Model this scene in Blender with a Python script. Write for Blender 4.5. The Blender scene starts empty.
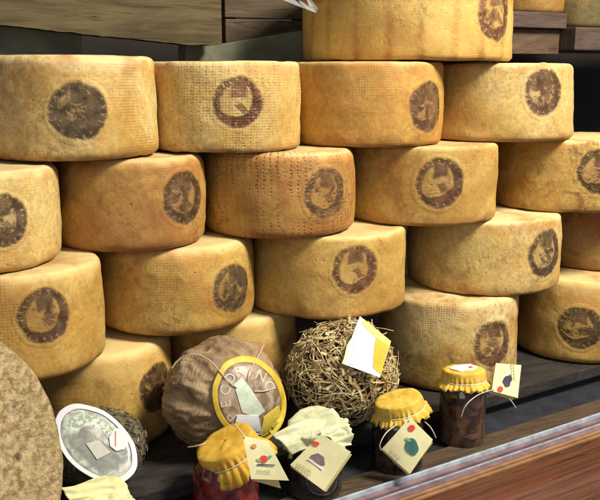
import bpy, bmesh, math, random
from mathutils import Vector, Matrix, noise
random.seed(7)
C = bpy.context.scene.collection
PI = math.pi

# ------------------------------------------------------------------ camera model (also used to survey positions)
FPX = 850.0; TH = math.radians(24.7); PIT = math.atan(175/850)
FW = Vector((math.sin(TH)*math.cos(PIT), math.cos(TH)*math.cos(PIT), -math.sin(PIT)))
RT = Vector((math.cos(TH), -math.sin(TH), 0)); UP = RT.cross(FW)
def ray(px, py): return FW + RT*((px-300)/FPX) - UP*((py-250)/FPX)
def at(px, py, Y): d = ray(px, py); return d*(Y/d.y)
def onz(px, py, z): d = ray(px, py); return d*(z/d.z)

# ------------------------------------------------------------------ helpers
def obj(name, bm, m, parent=None, smooth=True):
    me = bpy.data.meshes.new(name); bm.normal_update(); bm.to_mesh(me); bm.free()
    for p in me.polygons: p.use_smooth = smooth
    o = bpy.data.objects.new(name, me); C.objects.link(o)
    if m: me.materials.append(m)
    if parent: o.parent = parent
    return o
def tag(o, label, cat, group=None):
    o['label'] = label; o['category'] = cat
    if group: o['group'] = group
    return o
def thing(name, label, cat, loc=(0,0,0), rot=(0,0,0), group=None):
    o = bpy.data.objects.new(name, None); C.objects.link(o); o.empty_display_size = .02
    o.location = loc; o.rotation_euler = rot
    return tag(o, label, cat, group)
def struct(o): o['kind'] = 'structure'; return o
def sharp(o, ang=40):
    me = o.data
    try: me.set_sharp_from_angle(angle=math.radians(ang))
    except Exception: pass
    return o
def grid(bm, P, closed_u=False, uv=None):
    """P[i][j] -> quads; uv[i][j]"""
    L = bm.loops.layers.uv.new('rind')
    V = [[bm.verts.new(p) for p in row] for row in P]
    n = len(P); m = len(P[0])
    for i in range(n if closed_u else n-1):
        for j in range(m-1):
            i2 = (i+1) % n
            f = bm.faces.new((V[i][j], V[i2][j], V[i2][j+1], V[i][j+1]))
            if uv:
                a = uv[i][j]; d = uv[i][j+1]
                if i2 == 0: b = (uv[n-1][j][0]+uv[1][j][0]-uv[0][j][0], uv[0][j][1]); c = (b[0], uv[0][j+1][1])
                else: b = uv[i2][j]; c = uv[i2][j+1]
                for l, t in zip(f.loops, (a, b, c, d)): l[L].uv = t
    return V
def tube(bm, pts, r, n=6):
    pts = [Vector(p) for p in pts]; rings = []
    for i, p in enumerate(pts):
        t = (pts[min(i+1, len(pts)-1)]-pts[max(i-1, 0)]).normalized()
        a = t.cross(Vector((.31,.2,.93))).normalized(); b = t.cross(a)
        rr = r[i] if isinstance(r, (list, tuple)) else r
        rings.append([bm.verts.new(p+(a*math.cos(k*2*PI/n)+b*math.sin(k*2*PI/n))*rr) for k in range(n)])
    for i in range(len(rings)-1):
        for k in range(n):
            bm.faces.new((rings[i][k], rings[i][(k+1)%n], rings[i+1][(k+1)%n], rings[i+1][k]))
    bm.faces.new(rings[0][::-1]); bm.faces.new(rings[-1])
def smoothpts(pts, n=8):
    pts = [Vector(p) for p in pts]; out = []
    for i in range(len(pts)-1):
        p0 = pts[max(i-1,0)]; p1 = pts[i]; p2 = pts[i+1]; p3 = pts[min(i+2,len(pts)-1)]
        for k in range(n):
            t = k/n
            out.append(.5*((2*p1)+(p2-p0)*t+(2*p0-5*p1+4*p2-p3)*t*t+(3*p1-p0-3*p2+p3)*t**3))
    out.append(pts[-1]); return out
def prism(bm, poly, vec):
    """extrude a planar polygon by vec"""
    a = [bm.verts.new(p) for p in poly]; b = [bm.verts.new(Vector(p)+Vector(vec)) for p in poly]
    n = len(a); bm.faces.new(a[::-1]); bm.faces.new(b)
    for i in range(n): bm.faces.new((a[i], a[(i+1)%n], b[(i+1)%n], b[i]))
def finish(bm, bev=0, seg=2):
    bmesh.ops.recalc_face_normals(bm, faces=bm.faces[:])
    if bev:
        bmesh.ops.bevel(bm, geom=bm.edges[:], offset=bev, segments=seg, affect='EDGES', profile=.6)
    return bm
def boxm(bm, lo, hi, bev=0.0):
    lo = Vector(lo); hi = Vector(hi)
    prism(bm, [(lo.x,lo.y,lo.z),(hi.x,lo.y,lo.z),(hi.x,hi.y,lo.z),(lo.x,hi.y,lo.z)], (0,0,hi.z-lo.z))
def nz(p, s, seed=0): return noise.noise(Vector(p)*s+Vector((seed*7.3, seed*3.1, seed*1.7)))

# ------------------------------------------------------------------ node helpers
class NT:
    def __init__(s, name):
        s.m = bpy.data.materials.new(name); s.m.use_nodes = True; s.t = s.m.node_tree; s.t.nodes.clear()
        s.out = s.n('ShaderNodeOutputMaterial'); s.b = s.n('ShaderNodeBsdfPrincipled')
        s.l(s.b.outputs[0], s.out.inputs[0])
    def n(s, ty, **k):
        x = s.t.nodes.new(ty)
        for a, v in k.items(): setattr(x, a, v)
        return x
    def l(s, a, b): s.t.links.new(a, b)
    def put(s, v, sock):
        if hasattr(v, 'is_linked'): s.l(v, sock)
        else: sock.default_value = v
    def math(s, op, a, b=0.0, clamp=False):
        x = s.n('ShaderNodeMath', operation=op, use_clamp=clamp); s.put(a, x.inputs[0]); s.put(b, x.inputs[1]); return x.outputs[0]
    def coord(s, kind='Object', off=(0,0,0), sc=(1,1,1), rot=(0,0,0)):
        c = s.n('ShaderNodeTexCoord'); mp = s.n('ShaderNodeMapping'); s.l(c.outputs[kind], mp.inputs[0])
        mp.inputs[1].default_value = off; mp.inputs[3].default_value = sc; mp.inputs[2].default_value = rot; return mp.outputs[0]
    def noise(s, v, sc, det=4, rough=.55, dist=0, col=False):
        x = s.n('ShaderNodeTexNoise'); s.l(v, x.inputs['Vector']); x.inputs['Scale'].default_value = sc
        x.inputs['Detail'].default_value = det; x.inputs['Roughness'].default_value = rough; x.inputs['Distortion'].default_value = dist
        return x.outputs['Color' if col else 'Fac']
    def vor(s, v, sc, feat='F1', out='Distance'):
        x = s.n('ShaderNodeTexVoronoi', feature=feat); s.l(v, x.inputs['Vector']); x.inputs['Scale'].default_value = sc; return x.outputs[out]
    def ss(s, v, lo, hi, a=0.0, b=1.0):
        x = s.n('ShaderNodeMapRange', interpolation_type='SMOOTHSTEP'); s.put(v, x.inputs[0])
        x.inputs[1].default_value = lo; x.inputs[2].default_value = hi; x.inputs[3].default_value = a; x.inputs[4].default_value = b
        return x.outputs[0]
    def mix(s, f, a, b, mode='MIX'):
        x = s.n('ShaderNodeMix', data_type='RGBA', blend_type=mode); s.put(f, x.inputs[0])
        for v, k in ((a, 6), (b, 7)):
            if isinstance(v, tuple) and len(v) == 3: v = (*v, 1)
            s.put(v, x.inputs[k])
        return x.outputs[2]
    def bump(s, h, strength=.5, dist=.002, prev=None):
        x = s.n('ShaderNodeBump'); x.inputs['Strength'].default_value = strength; x.inputs['Distance'].default_value = dist
        s.l(h, x.inputs['Height'])
        if prev: s.l(prev, x.inputs['Normal'])
        return x.outputs[0]
    def fin(s, col, rough=.6, nrm=None, spec=.4):
        s.put((*col, 1) if isinstance(col, tuple) and len(col) == 3 else col, s.b.inputs['Base Color'])
        s.put(rough, s.b.inputs['Roughness']); s.b.inputs['Specular IOR Level'].default_value = spec
        if nrm: s.l(nrm, s.b.inputs['Normal'])
        return s.m

def plain(name, c, var=.12, sc=60, rough=.65, bump=.15, spec=.35):
    n = NT(name); v = n.coord()
    k = n.noise(v, sc, 5, .6)
    a = tuple(x*(1-var) for x in c); b = tuple(min(1, x*(1+var)) for x in c)
    return n.fin(n.mix(n.ss(k, .3, .7), a, b), rough, n.bump(n.noise(v, sc*4, 4), bump, .001), spec)

def rind(name, base, pale, dark, mott=.4, pits=.4, dots=0.0, blocks=0.0, seed=0, fleck=.13, stamp=None, weave_k=.26):
    n = NT(name); v = n.coord(off=(seed*1.37, seed*.71, seed*2.13))
    big = n.noise(v, 7.5, 4, .55, .5)
    c = n.mix(n.ss(big, .36, .66), base, pale)
    mid = n.noise(v, 24, 6, .62, .8)
    c = n.mix(n.math('MULTIPLY', n.ss(mid, .50, .70), mott), c, dark)
    # orange blush
    ob = n.noise(n.coord(off=(seed*3.1, 4.2, seed)), 13, 3, .5, .6)
    c = n.mix(n.math('MULTIPLY', n.ss(ob, .55, .75), .38), c, (base[0]*1.02, base[1]*.66, base[2]*.42))
    # pale waxy bloom
    bl = n.noise(n.coord(off=(1.3, seed*2.2, 9)), 40, 6, .7, .3)
    c = n.mix(n.math('MULTIPLY', n.ss(bl, .56, .72), fleck), c, (min(1,pale[0]*1.25), min(1,pale[1]*1.3), pale[2]*1.6))
    fine = n.noise(v, 170, 6, .68)
    c = n.mix(n.ss(fine, .3, .7, .40, 0), c, (dark[0]*.9, dark[1]*.9, dark[2]*.9))
    # scratches running round the wheel
    sv = n.coord(off=(seed, 0, 0), sc=(30, 30, 160)); sc_ = n.noise(sv, 1.6, 4, .6, .3)
    c = n.mix(n.ss(sc_, .60, .74, 0, .35*mott+.08), c, dark)
    # pits
    pv = n.vor(v, 95); pm = n.noise(v, 16, 3)
    pit = n.math('MULTIPLY', n.ss(pv, .05, .22, 1, 0), n.ss(pm, .54, .68))
    pit2 = n.math('MULTIPLY', n.ss(n.vor(n.coord(off=(3,seed,2)), 42), .03, .12, 1, 0), n.ss(n.noise(v, 30, 2), .58, .66))
    pitall = n.math('MAXIMUM', pit, pit2)
    c = n.mix(n.math('MULTIPLY', pitall, pits), c, (.10, .05, .018))
    # crusty brown lower rim; pale upper rim is rubbing plus painted highlight
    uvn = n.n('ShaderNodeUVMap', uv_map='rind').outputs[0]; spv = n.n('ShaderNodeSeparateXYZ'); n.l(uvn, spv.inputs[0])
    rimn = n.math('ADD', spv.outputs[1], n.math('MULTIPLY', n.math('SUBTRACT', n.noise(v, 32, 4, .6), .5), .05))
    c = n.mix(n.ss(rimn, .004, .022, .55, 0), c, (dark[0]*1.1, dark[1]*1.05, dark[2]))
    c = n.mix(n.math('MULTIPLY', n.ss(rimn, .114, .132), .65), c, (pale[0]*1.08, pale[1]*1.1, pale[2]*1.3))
    orim = n.math('MULTIPLY', n.math('MULTIPLY', n.ss(rimn, .108, .126), n.ss(rimn, .130, .142, 1, 0)), n.ss(n.noise(n.coord(off=(seed*1.1,5,2)), 12, 4, .6), .45, .62))
    c = n.mix(n.math('MULTIPLY', orim, .6), c, (.52,.21,.045))
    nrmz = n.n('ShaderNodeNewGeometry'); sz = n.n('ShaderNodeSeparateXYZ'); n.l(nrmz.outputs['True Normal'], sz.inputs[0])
    c = n.mix(n.ss(sz.outputs[2], .5, .9, 0, .55), c, (.80,.66,.36))  # upward faces painted paler, standing in for light from above
    # rough crust left by the cloth: grainy brown scabs in patches
    cm_ = n.ss(n.noise(n.coord(off=(seed*2.3,1,seed*.6)), 8, 4, .6, .6), .50, .66)
    scab = n.ss(n.noise(n.coord(off=(0,0,seed), sc=(1,1,.75)), 85, 5, .7, .2), .50, .62)
    scab = n.math('MULTIPLY', scab, n.math('MULTIPLY', cm_, min(1., .35+mott)))
    c = n.mix(n.math('MULTIPLY', scab, .62), c, (dark[0]*.85, dark[1]*.75, dark[2]*.7))
    # broad tallow and rust stains
    stn = n.noise(n.coord(off=(seed*.9, 2.0, seed*1.9)), 5.5, 5, .62, .9)
    c = n.mix(n.ss(stn, .47, .68, 0, .38+.65*mott), c, (base[0]*.58, base[1]*.45, base[2]*.35))
    h = n.math('ADD', n.math('MULTIPLY', fine, .35), n.math('MULTIPLY', mid, 1.2))
    h = n.math('SUBTRACT', h, n.math('MULTIPLY', scab, .8))
    # faint weave pressed in by the cheese cloth
    wb = n.math('MULTIPLY', n.noise(v, 45, 3), 3.0)
    cu = n.math('SINE', n.math('ADD', n.math('MULTIPLY', spv.outputs[0], 2*PI/.0046), wb)); cv = n.math('SINE', n.math('ADD', n.math('MULTIPLY', spv.outputs[1], 2*PI/.0040), wb))
    wm = n.ss(n.noise(n.coord(off=(seed*5.1,3,seed)), 10, 3, .55), .46, .62)
    weave = n.math('MULTIPLY', n.math('MULTIPLY', n.math('ADD', cu, cv), wm), .5)
    h = n.math('ADD', h, n.math('MULTIPLY', weave, .30*weave_k))
    c = n.mix(n.math('MULTIPLY', n.ss(weave, .1, -.6, 0, 1), .30*weave_k), c, (dark[0]*1.2, dark[1]*1.1, dark[2]))
    # rusty blooms
    rb = n.math('MULTIPLY', n.ss(n.noise(n.coord(off=(seed*1.9,8,seed*.4)), 6.5, 4, .6, .7), .54, .68), n.ss(n.noise(v, 60, 5, .7), .40, .62))
    c = n.mix(n.math('MULTIPLY', rb, .42+.5*mott), c, (.36,.12,.028))
    h = n.math('SUBTRACT', h, n.math('MULTIPLY', pitall, .9))
    if dots:
        uv = n.n('ShaderNodeUVMap', uv_map='rind').outputs[0]; sp = n.n('ShaderNodeSeparateXYZ'); n.l(uv, sp.inputs[0])
        wob = n.noise(v, 60, 2)
        fu = n.math('FRACT', n.math('ADD', n.math('MULTIPLY', sp.outputs[0], 1/.0105), n.math('MULTIPLY', wob, 1.1)))
        fv = n.math('FRACT', n.math('ADD', n.math('MULTIPLY', sp.outputs[1], 1/.0058), n.math('MULTIPLY', wob, 1.7)))
        du = n.math('MULTIPLY', n.math('SUBTRACT', fu, .5), 1.8); dv = n.math('SUBTRACT', fv, .5)
        dd = n.math('SQRT', n.math('ADD', n.math('MULTIPLY', du, du), n.math('MULTIPLY', dv, dv)))
        dm = n.math('MULTIPLY', n.ss(dd, .16, .36, 1, 0), n.ss(n.noise(v, 18, 4, .6), .40, .54))
        c = n.mix(n.math('MULTIPLY', dm, .75*dots), c, (dark[0]*.5, dark[1]*.45, dark[2]*.4))
        h = n.math('SUBTRACT', h, n.math('MULTIPLY', dm, 1.1*dots))
    if blocks:
        uv = n.n('ShaderNodeUVMap', uv_map='rind').outputs[0]; mp = n.n('ShaderNodeMapping'); n.l(uv, mp.inputs[0]); mp.inputs[1].default_value=(.013,.02,0)
        va = n.n('ShaderNodeVectorMath', operation='ADD'); n.l(mp.outputs[0], va.inputs[0])
        ns = n.n('ShaderNodeVectorMath', operation='SCALE'); n.l(n.noise(v, 22, 3, .5, 0, True), ns.inputs[0]); ns.inputs['Scale'].default_value = .02
        n.l(ns.outputs[0], va.inputs[1])
        br = n.n('ShaderNodeTexBrick'); n.l(va.outputs[0], br.inputs['Vector']); br.inputs['Scale'].default_value = 1
        br.inputs['Brick Width'].default_value = .055; br.inputs['Row Height'].default_value = .13; br.inputs['Mortar Size'].default_value = .012
        br.inputs['Mortar Smooth'].default_value = 1.0; br.offset = .37
        c = n.mix(n.math('MULTIPLY', n.math('SUBTRACT', 1, br.outputs['Fac']), .35*blocks), c, (min(1,pale[0]*1.2), pale[1]*1.2, pale[2]*1.15))
    rg = n.ss(mid, .3, .7, .48, .66)
    if stamp:
        c, h, rg = stampnodes(n, c, h, rg, *stamp, seed)
    nr = n.bump(h, .55, .0022)
    return n.fin(c, rg, nr, .38)

def stampnodes(n, cin, hin, rgin, ink, full, seed):
    """ink print laid over the rind colours. full: 0 = clear print with open centre, 1 = solid smudged ink"""
    uv = n.n('ShaderNodeUVMap', uv_map='stamp').outputs[0]
    v = n.coord(off=(seed*1.7, seed*2.9, seed*.7))
    nc = n.noise(v, 38, 3, .55, 0, True)
    s1 = n.n('ShaderNodeVectorMath', operation='SUBTRACT'); n.l(nc, s1.inputs[0]); s1.inputs[1].default_value = (.5,.5,.5)
    s2 = n.n('ShaderNodeVectorMath', operation='SCALE'); n.l(s1.outputs[0], s2.inputs[0]); s2.inputs['Scale'].default_value = .34
    s3 = n.n('ShaderNodeVectorMath', operation='ADD'); n.l(uv, s3.inputs[0]); n.l(s2.outputs[0], s3.inputs[1])
    sp = n.n('ShaderNodeSeparateXYZ'); n.l(s3.outputs[0], sp.inputs[0]); x, y = sp.outputs[0], sp.outputs[1]
    r = n.math('SQRT', n.math('ADD', n.math('MULTIPLY', x, x), n.math('MULTIPLY', y, y)))
    ang = n.math('ARCTAN2', y, x)
    ring = n.math('MULTIPLY', n.ss(r, .58, .70), n.ss(r, 1.3, 1.6, 1, 0))
    # ring thinner at upper left, heavier right and below
    side = n.math('ADD', n.math('MULTIPLY', x, .5), n.math('MULTIPLY', y, -.45))
    heavy = n.ss(n.math('ADD', n.math('SUBTRACT', r, .52), n.math('MULTIPLY', side, .42)), .0, .12)
    ring = n.math('MAXIMUM', n.math('MULTIPLY', ring, .85), heavy)
    # worn letters round the ring, pale
    cell = n.math('FRACT', n.math('MULTIPLY', ang, 21/(2*PI)))
    letter = n.math('MULTIPLY', n.ss(n.math('ABSOLUTE', n.math('SUBTRACT', cell, .5)), .12, .26, 1, 0), n.math('MULTIPLY', n.ss(r, .68, .74), n.ss(r, .86, .91, 1, 0)))
    letter = n.math('MULTIPLY', letter, n.ss(n.noise(v, 130, 3, .6), .44, .56))
    # square device at top and a figure below
    sq = n.math('MULTIPLY', n.ss(n.math('ABSOLUTE', n.math('ADD', x, -.02)), .20, .36, 1, 0), n.ss(n.math('ABSOLUTE', n.math('ADD', y, -.44)), .18, .32, 1, 0))
    fx = n.math('ADD', x, -.12); fy = n.math('ADD', y, .18)
    fig = n.ss(n.math('ADD', n.math('ABSOLUTE', n.math('ADD', fy, n.math('MULTIPLY', fx, .5))), n.math('MULTIPLY', n.math('ABSOLUTE', fx), .8)), .14, .26, 1, 0)
    blot = n.ss(n.noise(v, 42, 4, .6, .4), .66-.44*full, .80-.38*full)
    ink_m = n.math('MAXIMUM', n.math('MAXIMUM', ring, n.math('MULTIPLY', sq, .9)), n.math('MAXIMUM', n.math('MULTIPLY', fig, .75), blot))
    ink_m = n.math('SUBTRACT', ink_m, n.math('MULTIPLY', letter, .38), True)
    wear = n.noise(v, 210, 5, .65)
    ink_m = n.math('MULTIPLY', ink_m, n.ss(wear, .22, .42, .72, 1))
    # fade into the rind at the outline
    ru = n.n('ShaderNodeVectorMath', operation='LENGTH'); n.l(uv, ru.inputs[0])
    edge = n.ss(n.math('ADD', ru.outputs['Value'], n.math('MULTIPLY', n.math('SUBTRACT', n.noise(v, 36, 4, .6), .5), .30)), .80, .95, 1, 0)
    a = n.math('MULTIPLY', ink_m, edge)
    inkc = n.mix(n.ss(n.noise(v, 65, 5, .6), .38, .64), ink, (ink[0]*2.0+.02, ink[1]*2.1+.015, ink[2]*2.1+.01))
    tone = n.mix(n.math('MULTIPLY', edge, .18+.4*full), cin, (.19,.10,.045))
    c = n.mix(n.math('MULTIPLY', a, .97), tone, inkc)
    h = n.math('ADD', hin, n.math('MULTIPLY', a, -.9))
    h = n.math('ADD', h, n.math('MULTIPLY', letter, .25))
    return c, h, n.ss(a, 0, 1, .58, .40)

# ------------------------------------------------------------------ cheese wheels
class Wheel: pass
def profile(H, r, er, bulge, taper):
    """list of (rho, z, t) from bottom centre to top centre"""
    P = []
    for k in range(7): P.append((r*(.02+.8*k/6.), 0))
    n = 7
    for k in range(n+1):
        a = -PI/2+PI/2*k/n; P.append((r-er+er*math.cos(a), er+er*math.sin(a)))
    ns = 22
    for k in range(1, ns): P.append((r, er+(H-2*er)*k/ns))
    for k in range(n+1):
        a = PI/2*k/n; P.append((r-er+er*math.cos(a), H-er+er*math.sin(a)))
    for k in range(6, -1, -1): P.append((r*(.02+.8*k/6.), H))
    out = []
    for rho, z in P:
        t = z/H; s = 1-4*(t-.5)**2
        sc = 1+(bulge*s+taper*(.5-t))
        out.append((rho*sc, z))
    return out
def disp(phi, z, rho, r, seed, amp):
    p = Vector((math.cos(phi)*rho, math.sin(phi)*rho, z))
    k = max(0, min(1, (rho/r-.78)/.2))
    return k*amp*(1.5*nz(p, 9, seed)+.7*nz(p, 28, seed+3)+.35*nz(p, 70, seed+5))
def build_wheel(name, X, Y, z0, H, r, mat, label, er=.008, bulge=.012, taper=.012, amp=.0023, seed=0, stamp=None, smat=None, slabel=None, sag=0):
    t = thing(name, label, 'cheese wheel', (X, Y, z0), (0,0,0), 'cheese wheels stacked in the display')
    PR = profile(H, r, er, bulge, taper); n = 150
    P = []; UVs = []
    for i in range(n):
        ph = PI/2+2*PI*i/n; row = []; ru = []
        s = 0
        for j, (rho, z) in enumerate(PR):
            rr = rho+disp(ph, z, rho, r, seed, amp)
            zz = z
            if 3 < j < len(PR)-4:
                q = Vector((math.cos(ph)*rho, math.sin(ph)*rho, 0))
                zz += (1 if z > H/2 else -1)*min(0, .0035*nz(q, 14, seed+9)+.0015*nz(q, 45, seed+2))*(abs(z-H/2)/(H/2))**3
            row.append((math.cos(ph)*rr, math.sin(ph)*rr, zz)); ru.append((2*PI*i/n*r, z))
        P.append(row); UVs.append(ru)
    bm = bmesh.new(); grid(bm, P, True, UVs)
    bmesh.ops.recalc_face_normals(bm, faces=bm.faces[:])
    b = obj('rind', bm, mat, t)
    if stamp:
        px, py, R = stamp
        d = ray(px, py); o = Vector((X, Y)); dx = Vector((d.x, d.y))
        # ray / cylinder
        A = dx.dot(dx); Bq = -2*dx.dot(o); Cq = o.dot(o)-(r*(1+bulge))**2
        D = Bq*Bq-4*A*Cq
        k = (-Bq-math.sqrt(D))/(2*A) if D > 0 else -Bq/(2*A)
        hp = d*k; ph0 = math.atan2(hp.y-Y, hp.x-X); zc = hp.z-z0
        R = R*k/FPX*1.06
        bm = bmesh.new(); P = []; UVs = []
        nr = 12; na = 72
        zmin, zmax = PR[0][1], H
        side = [(rho, z) for rho, z in PR if rho > r*.9]
        def rad(z):
            z = max(er*.4, min(H-er*.4, z))
            for a, b2 in zip(side[:-1], side[1:]):
                if a[1] <= z <= b2[1]:
                    f = (z-a[1])/max(1e-9, b2[1]-a[1]); return a[0]+(b2[0]-a[0])*f
            return r
        for i in range(na):
            a = 2*PI*i/na; row = []; ru = []
            wob = 1+.05*nz((math.cos(a), math.sin(a), seed), 1.7)+.03*nz((math.cos(a), math.sin(a), seed), 5)
            for j in range(nr+1):
                q = max(.004, j/nr)*R*wob*1.1
                z = zc+q*math.sin(a); ph = ph0+q*math.cos(a)/r
                rho = rad(z); lift = .0006 if j < nr else -.0004
                rr = rho+disp(ph, z, rho, r, seed, amp)+lift
                row.append((math.cos(ph)*rr, math.sin(ph)*rr, z)); ru.append((1.1*max(.004,j/nr)*math.cos(a), 1.1*max(.004,j/nr)*math.sin(a)))
            P.append(row); UVs.append(ru)
        # close manually with exact uv
        L = bm.loops.layers.uv.new('stamp'); L2 = bm.loops.layers.uv.new('rind'); V = [[bm.verts.new(p) for p in row] for row in P]
        for i in range(na):
            i2 = (i+1) % na
            for j in range(nr):
                f = bm.faces.new((V[i][j], V[i][j+1], V[i2][j+1], V[i2][j]))
                for l, tt in zip(f.loops, (UVs[i][j], UVs[i][j+1], UVs[i2][j+1], UVs[i2][j])): l[L].uv = tt; l[L2].uv = ((ph0+R*tt[0]/r-PI/2) % (2*PI)*r, zc+R*tt[1])
        bmesh.ops.contextual_create(bm, geom=[V[i][0] for i in range(na)])
        bm.normal_update()
        o2 = obj('stamp', bm, smat, t)
        if slabel: o2['label'] = slabel
    return t

def place(right, ym, r, Y):
    """X of a wheel of radius r, standing at depth Y, whose right limb is seen at (right, ym)"""
    d = ray(right, ym); ar = math.atan2(d.x, d.y); lo, hi = -1., 3.
    for _ in range(60):
        X = (lo+hi)/2; g = math.atan2(X, Y)+math.asin(r/math.hypot(X, Y))
        if g > ar: hi = X
        else: lo = X
    return lo

OCH = (.55,.345,.084); GLD = (.62,.428,.128); PLE = (.72,.555,.235); BRN = (.20,.082,.022); ORG = (.57,.305,.068)
Z4, Z3, Z2, Z1, Z0 = -.545, -.3815, -.2475, -.114, .0235
#  key: right, ymid, r, Y, z0, H, stamp(px,py,R), label, material args, stamp args, shape
WH = [
 ('A', 513, 30, .186, 1.365, Z0, .165, (496,13,29), 'extra large cheese wheel crowning the stack, brown oval stamp cut by the frame top', dict(base=ORG, pale=GLD, mott=.3, blocks=1., pits=.3), (.12,.045,.03,.45), dict(bulge=.01)),
 ('B', 157, 105, .122, 1.27, Z1+.001, .139, (78,112,31), 'cheese wheel with blurred blackish round stamp, leftmost just under the weathered plank', dict(weave_k=.6, base=OCH, pale=PLE, mott=.30, pits=.3), (.045,.036,.026,.8), dict(bulge=.02, er=.012)),
 ('C', 301, 105, .124, 1.305, Z1, .1345, (238,103,27), 'lightly dotted cheese wheel with crisp round stamp, left of the smooth orange wheel', dict(weave_k=.6, base=GLD, pale=PLE, mott=.3, dots=.3), (.10,.03,.02,.15), dict(bulge=.02)),
 ('D', 443, 105, .131, 1.31, Z1, .135, (428,107,27), 'smooth orange cheese wheel directly under the extra large wheel, narrow oval stamp near its edge', dict(base=ORG, pale=OCH, mott=.3, pits=.2), (.10,.05,.035,.7), dict(bulge=.012)),
 ('E', 573, 95, .137, 1.31, Z1, .134, (545,93,25), 'cheese wheel with slanting side against the black gap, ragged purple brown stamp', dict(weave_k=.12, base=GLD, pale=PLE, mott=.22, pits=.2), (.10,.045,.04,.55), dict(bulge=.0, taper=.05, er=.01)),
 ('F', 61, 220, .118, 1.215, Z2+.001, .130, (4,222,28), 'cheese wheel cut by left frame edge, only half its dark lettered stamp showing', dict(base=GLD, pale=PLE, mott=.3, fleck=.4), (.05,.03,.02,.6), dict(bulge=.025, er=.012)),
 ('G', 205, 203, .111, 1.275, Z2, .1325, (184,198,28), 'mottled brownish cheese wheel with narrow blackish stamp, left of the heavily stippled wheel', dict(base=(.40,.205,.06), pale=OCH, mott=.6, pits=.8), (.045,.03,.02,.6), dict(bulge=.018, er=.014)),
 ('H', 354, 198, .123, 1.283, Z2, .1325, (326,194,27), 'brown cheese wheel covered in rows of stippled dots, grey brown stamp at right', dict(base=(.42,.215,.06), pale=OCH, mott=.5, dots=.7, pits=.5), (.11,.06,.035,.3), dict(bulge=.018, er=.014)),
 ('I', 498, 184, .134, 1.295, Z2, .1325, (440,184,27), 'golden cheese wheel below the smooth orange one, clear stamp half yellow half dark', dict(weave_k=.12, base=OCH, pale=GLD, mott=.35, pits=.25), (.085,.035,.03,.3), dict(bulge=.02, taper=.014)),
 ('J', 642, 172, .141, 1.3, Z2, .1325, (600,172,24), 'cheese wheel with painted-in shade and dark mottling, cut by right frame edge, just beneath the black gap', dict(base=OCH, pale=GLD, mott=.75, pits=.5), (.05,.03,.02,.5), dict(bulge=.01)),  # heavy mottling stands in for a shaded face and a pale reflection
 ('K', 104, 310, .119, 1.2, Z3-.006, .1405, (45,317,29), 'cheese wheel above the standing bran cheese, big round dark brown stamp facing the viewer', dict(weave_k=.45, base=OCH, pale=GLD, mott=.3, pits=.3), (.06,.032,.026,.5), dict(bulge=.018, er=.011)),
 ('L', 253, 288, .121, 1.287, Z3, .1335, (233,289,27), 'pale speckled cheese wheel whose stamp is smeared into a grey black smudge', dict(base=OCH, pale=GLD, mott=.55, pits=.7, fleck=.45), (.05,.042,.03,.65), dict(bulge=.025, er=.015)),
 ('M', 405, 272, .132, 1.28, Z3, .1335, (356,270,26), 'smooth yellow cheese wheel directly above the straw covered cheese, clear brown stamp', dict(weave_k=.12, base=OCH, pale=GLD, mott=.2, pits=.15), (.12,.05,.03,.12), dict(bulge=.015, taper=.015)),
 ('N', 561, 255, .140, 1.295, Z3, .1335, (547,254,26), 'pale cream yellow cheese wheel with slim dark oval stamp close to its right edge', dict(weave_k=.12, base=GLD, pale=PLE, mott=.28, pits=.2), (.045,.026,.02,.5), dict(bulge=.02)),
 ('O', 672, 252, 0.14, 1.345, Z3, .128, None, 'unstamped mouldy brown cheese wheel at right frame edge, set back in shadow', dict(base=(.33,.19,.06), pale=(.42,.28,.1), mott=.8, pits=.8), None, dict(bulge=.02)),
 ('P', 173, 385, .118, 1.275, Z4, .155, (157,388,26), 'cheese wheel behind the plastic labelled cheese, dark stamp barely showing on its right side', dict(base=OCH, pale=GLD, mott=.45, pits=.45), (.03,.02,.014,.7), dict(bulge=.018, er=.014)),
 ('Q', 297, 370, .118, 1.335, Z4, .1625, None, 'plain cheese wheel mostly hidden behind the leaf wrapped cheese', dict(base=(.42,.24,.075), pale=GLD, mott=.4, pits=.5), None, dict(bulge=.02, er=.014)),
 ('R', 518, 347, .126, 1.275, Z4, .1625, (494,344,25), 'scuffed cheese wheel right of the straw covered cheese, with faded purple brown stamp', dict(weave_k=.45, base=OCH, pale=PLE, mott=.6, pits=.55, fleck=.55), (.09,.045,.03,.5), dict(bulge=.02, er=.011)),
 ('S', 655, 325, .138, 1.29, Z4, .1625, (580,328,23), 'cheese wheel on the shelf at right frame edge, dark stamp like a bark ring', dict(base=OCH, pale=GLD, mott=.5, pits=.4), (.05,.032,.018,.45), dict(bulge=.015, er=.014)),
]
for i, (k, rt, ym, r, Y, z0, H, st, lab, ma, sa, sh) in enumerate(WH):
    X = place(rt, ym, r*(1+sh.get('bulge', .02)), Y)
    ma = dict(ma); dk = ma.pop('dark', BRN)
    kw = dict(base=ma.pop('base'), pale=ma.pop('pale'), dark=dk, seed=i+1, **ma)
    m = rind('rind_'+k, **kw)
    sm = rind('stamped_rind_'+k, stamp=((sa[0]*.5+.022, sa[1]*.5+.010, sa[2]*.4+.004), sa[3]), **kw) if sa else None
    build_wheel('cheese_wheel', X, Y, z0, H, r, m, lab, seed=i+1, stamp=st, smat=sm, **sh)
    print('WHEEL', k, round(X,3), round(Y,3), r)

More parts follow.
